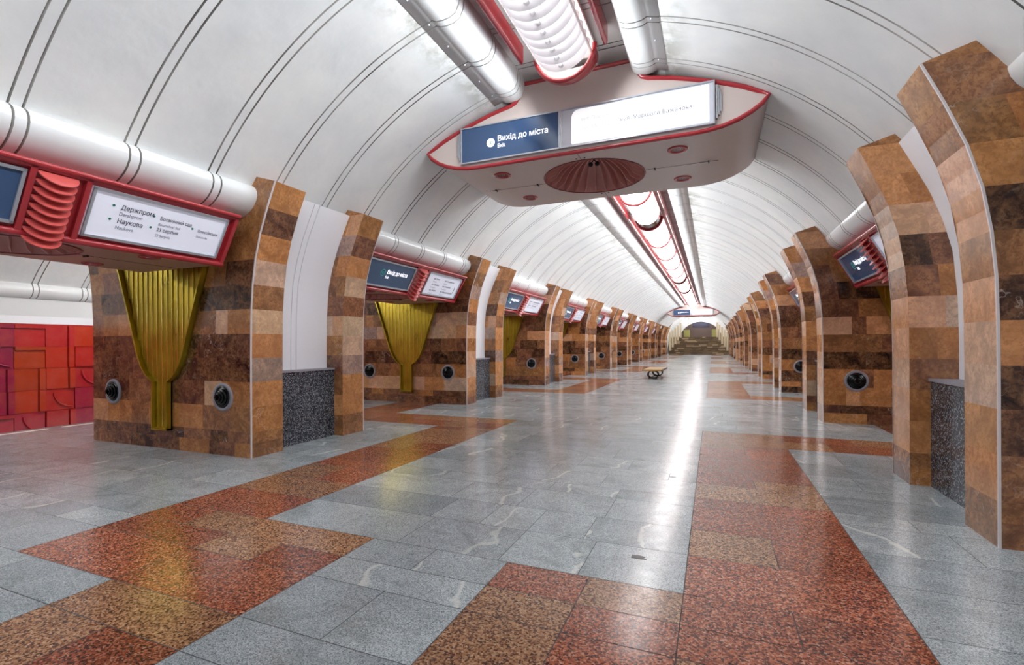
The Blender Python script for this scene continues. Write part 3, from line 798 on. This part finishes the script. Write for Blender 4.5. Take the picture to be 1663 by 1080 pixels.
def side_text(root, kind):
    tx, tz = BOTA - TOPA, TOPZ - BOTZ; L = math.hypot(tx, tz)
    E1 = Vector((0, 1, 0)); E2 = Vector((tx, 0, tz)).normalized(); N = Vector((tz, 0, -tx)).normalized()
    pb = [c for c in root.children if c.name.startswith('exit_panel')][0]; pw = [c for c in root.children if c.name.startswith('route_panel')][0]
    F = lambda y, v: E1 * y + E2 * v + N * .037
    badge(pb, M['teal'], F(-1.30, .40), E1, E2, N, [(0, .075, .055, 0, .002), (-.015, .028, .018, 0, .002), (.015, .028, .018, 0, .002)])
    lettering(pb, M['text_white'], 'Вихід до міста', .125, F(-1.18, .39), E1, E2, N, .015, .8)
    lettering(pb, M['text_white'], 'Exit', .085, F(-1.18, .29), E1, E2, N, .005, .8)
    def pair(y, v, a, b, s=.088, dot=True):
        lettering(pw, M['ink'], a, s, F(y, v), E1, E2, N, .014, .86); lettering(pw, M['ink_soft'], b, s * .78, F(y, v - .07), E1, E2, N, -.003, .86)
        if dot: q = MB(); disc(q, F(y - .07, v + .03), E1, E2, N, .014, 0); q.build('dot', M['dot'], pw)
    if kind == 0:
        pair(.56, .47, 'Держпром', 'Derzhprom', .076); pair(.56, .31, 'Наукова', 'Naukova', .076)
        pair(.98, .45, 'Ботанічний сад', 'Botanichnyi Sad', .06); pair(.98, .31, '23 серпня', '23 Serpnia', .062)
        pair(1.45, .40, 'Олексіївська', 'Oleksiivska', .05)
    elif kind == 1:
        for y, ws in ((.54, ('вул. Гоголя', 'вул. Гіршмана', 'вул. Дарвіна')), (1.04, ('вул. Чернишевська', 'вул. Алчевських', 'вул. Маршала Бажанова'))):
            for i, wd in enumerate(ws): pair(y, .50 - i * .145, wd, {0: 'Hoholia St.', 1: 'Hirshmana St.', 2: 'Darvina St.'}[i], .056, False)
        t = MB(); t.tube([F(1.60 + .03 * math.cos(a), .33 + .09 * math.sin(a)) for a in [-1.2 + .3 * k for k in range(9)]], .005, 5, 0); t.build('curved_mark', M['ink'], pw)
    else:
        for y in (.46, .86, 1.26):
            for i in range(2 if y > .5 else 2):
                if y > 1.2 and i: continue
                pair(y, .48 - i * .15, ('Спортивна', 'Метробудівників', 'Турбоатом')[int(y * 2.5) - 1], ('Sportyvna', 'Metrobudivnykiv', 'Turboatom')[int(y * 2.5) - 1], .064, False)
def sign_y(m_): return Y0 + m_ * P - 2.20
base = side_sign((XC - BOTA, sign_y(0), BOTZ), 'red framed sign box over the nearest left passage, listing five stations')
roots = [(base, 0)]
for m_ in range(1, 9):
    roots.append((copy_tree(base, (XC - BOTA, sign_y(m_), BOTZ), 'red framed sign box over the %s passage on the left' % ORD[m_]), 1 if m_ % 2 else 2))
for m_ in range(1, 7):
    roots.append((copy_tree(base, (XC + BOTA + .30, sign_y(m_), BOTZ - .04), 'red framed sign box over the %s passage on the right' % ORD[m_], PI), 1 if m_ % 2 else 2))
for r, k in roots: side_text(r, k)

# ------------------------------------------------------------------ DUCTS
def side_duct(y0, y1, s, label):
    a = MB(); dx = .20 if s > 0 else 0; c0 = (s * 4.19 + dx, 3.60)
    pr = [(s * (4.02) + dx, 3.86)] + [(dx + s * (4.20 - .27 * math.sin(t_) - .10 * math.cos(t_) * 1), 3.645 + .225 * math.cos(t_)) for t_ in [.15 + i * (PI * .95 - .15) / 10 for i in range(11)]] + [(s * 4.4 + dx, 3.42)]
    sweep_rings(a, pr, y0, y1, c0, -1, 0, 1)
    for y in (y0, y1): a.face([(XC + x, y, z) for x, z in pr])
    tag(a.build('side_duct', [M['duct'], M['seam']], origin=(XC + c0[0], y0, 3.36)), label, 'duct', 'half round ducts above the passage signs')
for m_ in range(0, 10):
    ya, yb = (Y0 + (m_ - 1) * P + PLEN, Y0 + m_ * P) if m_ else (-1.0, Y0)
    side_duct(ya, yb, -1, 'white half round duct above the %s passage sign on the left' % ORD[m_])
    side_duct(ya - .04, yb - .04, 1, 'white half round duct above the %s passage sign on the right' % ORD[m_] if m_ else 'white half round duct reaching the nearest right pillar from the camera side')
CD = [(.90, 6.06), (.86, 5.92), (.87, 5.80), (.92, 5.70), (1.0, 5.66), (1.1, 5.648), (1.19, 5.655), (1.24, 5.677), (1.25, 5.684), (1.40, 5.643), (1.405, 5.66)]
for s, nm in ((-1, 'left'), (1, 'right')):
    for ya, yb, w in ((-8, 7.55, 'overhead, running up to the near hanging sign'), (10.17, 56.9, 'running from the near hanging sign to the far one')):
        a = MB(); pr = [(s * x, z) for x, z in CD]
        sweep_rings(a, pr, ya, yb, (s * 1.15, 5.95), -1, 0, 1)
        a.face([(XC + x, ya, z) for x, z in pr]); a.face([(XC + x, yb, z) for x, z in pr])
        o = tag(a.build('ceiling_duct', [M['duct'], M['seam']], origin=(XC + s * 1.1, ya, 5.62)), 'white %s ceiling duct %s' % (nm, w), 'duct', 'ducts beside the lamp line')
        if ya < 0:
            for k in range(14):
                q = MB(); y = ya + 9 + k * .48; q.lathe([(.014, 0), (.012, -.01), (.001, -.014)], (s * .21, y - ya, .035), 'Z', 8); q.build('rivet', M['alu'], o)

# ------------------------------------------------------------------ LAMP LINE
LZ, LR = 5.93, .44
def rail(parent, s, y0, y1):
    a = MB(); x = s * .63
    sec = [(x - .035, .12), (x - .035, -.10), (x - .025, -.135), (x, -.15), (x + .025, -.135), (x + .035, -.10), (x + .035, .12)]
    a.grid([[(p, y0, q) for p, q in sec], [(p, y1, q) for p, q in sec]], 0, True); a.face([(p, y0, q) for p, q in sec]); a.face([(p, y1, q) for p, q in sec][::-1])
    a.build('side_rail', M['redpaint'], parent)
def arcp(r, y, n=20, a0=0.0, a1=PI): return [(r * math.cos(PI + a0 + (a1 - a0) * k / n), y, r * math.sin(PI + a0 + (a1 - a0) * k / n)) for k in range(n + 1)]
# the open lamp before the near sign: louvers, tubes, tray, end scoop
root = thing('louvered_lamp', (XC, 1.0, LZ), 'ceiling lamp overhead with open white scalloped louvers and red end scoop', 'lamp')
ye = 6.35
a = MB(); a.box((-.42, -6, .05), (.42, ye, .1)); a.build('reflector', M['tray'], root)
for x in (-.2, 0, .2):
    a = MB(); a.tube([(x, -6, -.05), (x, ye - .45, -.05)], .03, 8); a.build('tube', M['tube'], root)
k = 0; y = 0.4
while y < ye - .40:
    a = MB(); n = 24; t0 = []; b0 = []
    for i in range(n + 1):
        an = PI + PI * i / n; w = .02 * math.cos(i / n * 2 * PI * 3)
        t0.append(((LR - .03) * math.cos(an), y + .02, (LR - .06) * math.sin(an) * .98))
        b0.append(((LR - .13) * math.cos(an), y - .20 - w, (LR - .20) * math.sin(an)))
    a.grid([[(p[0], p[1] + .004, p[2]) for p in t0], [(p[0], p[1] + .004, p[2]) for p in b0], [(p[0], p[1] - .004, p[2]) for p in b0], [(p[0], p[1] - .004, p[2]) for p in t0]], 0, True)
    a.lathe([(.03, -.03), (.045, 0), (.03, .03)], (0, y - .04, -.31), 'Y', 12)
    a.build('louver', M['louver'], root); y += .20
for x in (-.415, .395):
    a = MB(); a.box((x, -6, -.14), (x + .02, ye - .1, -.11)); a.build('louver_bar', M['tray'], root)
a = MB()
rows = []
for i in range(9):
    ph = i / 8 * PI / 2
    rows.append([(LR * math.cos(ph * .0) * math.cos(PI + PI * k / 24) * (1 - .25 * (i / 8) ** 3), ye - .42 + .42 * math.sin(ph), LR * math.sin(PI + PI * k / 24) * math.cos(ph * .92)) for k in range(25)])
a.grid(rows, 0, True); a.build('end_scoop', M['tray'], root)
a = MB(); a.tube(arcp(LR + .01, ye - .42, 24) , .035, 10); 
a.grid([[(p[0] * 1.03, p[1] + .012, p[2] * 1.03 - .012) for p in r] for r in rows], 0, True)
a.build('red_lip', M['redpaint'], root)
for s in (-1, 1): rail(root, s, -6, ye - .55)
# covered segments beyond the near sign
def segment(y0, L, label, dark=0):
    r = thing('lamp_segment', (XC, y0, LZ), label, 'lamp', 'lamp segments beyond the near hanging sign')
    a = MB(); e = L - dark; a.grid([arcp(LR - .03, 0), arcp(LR - .03, e)], 0, True); a.build('cover', M['lamp'], r)
    if dark:
        a = MB(); a.grid([arcp(LR - .03, e), arcp(LR - .03, L)], 0, True); a.build('unlit_end', M['amber'], r)
    a = MB(); a.tube(arcp(LR, L - .037, 24), .034, 10); a.build('red_rim', M['redpaint'], r)
    a = MB(); a.box((-LR, 0, .0), (LR, L, .05)); a.build('reflector', M['tray'], r)
    for s in (-1, 1): rail(r, s, .02, L - .02)
    return r
SL = 3.27; seg = dseg = None
for i in range(14):
    lab = 'white lit trough lamp segment, %s after the near hanging sign' % (['first'] + ORD[1:] + ['twelfth', 'thirteenth', 'fourteenth'])[i]
    y0 = 10.75 + SL * i
    if i in (1, 6, 8): q = segment(y0, SL, lab + ', with unlit brown end', .75)
    elif seg is None: q = seg = segment(y0, SL, lab)
    else: q = copy_tree(seg, (XC, y0, LZ), lab)
for i in range(7):
    copy_tree(seg, (XC, 60.2 + i * SL, LZ), 'white lit trough lamp segment beyond the distant hanging sign, %s one' % ORD[i])

# ------------------------------------------------------------------ BENCH
root = thing('bench', (-2.55, 22.9, 0), 'wooden bench on black metal loops standing in the middle of the hall', 'bench')
a = MB()
a.box((-.42, 0, .36), (.42, 2.8, .43)); a.build('seat', M['wood'], root)
a = MB(); a.box((-.43, -.01, .355), (-.40, 2.81, .432)); a.box((.40, -.01, .355), (.43, 2.81, .432)); a.build('seat_edge', M['bronze_end'], root)
for y in (.25, .6, 2.2, 2.55):
    a = MB(); pts = [(.23 * math.copysign(abs(math.cos(t_)) ** .8, math.cos(t_)), y, .19 + .165 * math.sin(t_)) for t_ in [2 * PI * k / 28 for k in range(28)]]
    a.tube(pts, .022, 8, closed=True); a.build('leg_loop', M['black'], root)
a = MB()
for x in (-.16, .16): a.box((x - .03, .15, 0), (x + .03, 2.35, .03))
a.build('skid', M['black'], root)

# ------------------------------------------------------------------ FAR END: STAIRS, PYLONS, END WALL
root = thing('staircase', (XC, 76, 0), 'wide brown marble staircase at the far end of the hall', 'staircase')
rs = random.Random(3)
for i in range(16):
    a = MB(); x = -4.1
    while x < 4.1 - 1e-6:
        e = min(x + rs.uniform(.4, 1.1), 4.1)
        a.box((x, i * .3, 0), (e, (i + 1) * .3, (i + 1) * .165), 0, (rs.choice((.25, .3, .35, .45, .5, .95)), rs.random() + .01, rs.random())); x = e
    a.build('step', M['stair'], root)
TOPS = 16 * .165
q = MB(); q.box((-9, 80.8, 0), (5, 90, TOPS)); struct(q, 'floor_landing', M['backbrown'])
for s, nm in ((-1, 'left'), (1, 'right')):
    for k in range(5):
        p = thing('stair_pylon', (XC + s * (3.95 - k * .33), 76.65 + k * .9, (2 + 3 * k + 1) * .165), 'cream stone pylon beside the stairs, %s side, %s from the hall' % (nm, 'first' if k == 0 else ORD[k]), 'pylon', 'cream pylons flanking the stairs')
        a = MB(); hgt = 2.75 - k * .1; a.prism([(-.14, 0), (.14, 0), (.14, hgt), (-.14, hgt)], 0, .2); a.build('shaft', M['pylon'], p)
        a = MB(); a.box((-.16, -.02, 0), (.16, .22, .1)); a.build('base', M['backbrown'], p)
# end wall with arched opening
q = MB(); yE = 82.0; ar, ac = 3.3, (.25, 1.75)
cut = [(ac[0] + ar * math.cos(t_), ac[1] + ar * math.sin(t_)) for t_ in [math.radians(17 + i * 146 / 32) for i in range(33)]]
out = [(4.6 * math.cos(t_) * 1.0, ZC + .2 + 5.2 * math.sin(t_)) for t_ in [math.radians(17 + i * 146 / 32) for i in range(33)]]
q.grid([[(XC + x, yE, z) for x, z in cut], [(XC + x, yE, z) for x, z in out]], 0, False)
q.grid([[(XC + x, yE, z) for x, z in cut], [(XC + x, yE + .6, z) for x, z in cut]], 0, True)
q.grid([[(XC + x, 74, z) for x, z in out], [(XC + x, yE, z) for x, z in out]], 0, True)
q.box((XC - 7, yE, 0), (XC - 3.1, yE + .3, 2.72)); q.box((XC + 3.4, yE, 0), (XC + 7, yE + .3, 2.72))
q.box((XC - 7, 76, 0), (XC - 4.35, 82, 3.2)); q.box((XC + 4.35, 76, 0), (XC + 7, 82, 3.2))
struct(q, 'wall_end', M['vault'])
q = MB(); q.box((-9, 89, 0), (5, 89.3, 7)); struct(q, 'wall_far', M['backbrown'])
for x, nm in ((-4.1, 'left'), (0.35, 'right')):
    q = MB(); q.box((x - .5, 88.9, TOPS), (x + .5, 89.0, TOPS + 1.35)); tag(q.build('wall_panel', M['yellow'], origin=(x, 88.9, TOPS)), 'yellow panel on the wall above the stairs, %s one' % nm, 'panel', 'yellow panels above the stairs')
q = MB(); q.box((-3.2, 88.85, 4.35), (-.5, 89.0, 5.6)); tag(q.build('notice_board', M['navy'], origin=(-1.9, 88.9, 4.35)), 'dark blue board on the wall above the stairs', 'board')
p = thing('landing_fill_tube', (XC, 85.5, 5.55), 'added white fill tube over the landing beyond the arch above the stairs', 'lamp')  # tube added to brighten the dark far end
a = MB(); a.tube([(-1.6, 0, 0), (1.6, 0, 0)], .09, 10); a.build('tube', M['ptube'], p)
a = MB(); a.box((-1.65, -.12, .09), (1.65, .12, .45)); a.build('holder', M['duct'], p)
q = MB(); q.box((-9, 82.6, 6.0), (5, 90, 6.2)); struct(q, 'ceiling_landing', M['vault'])
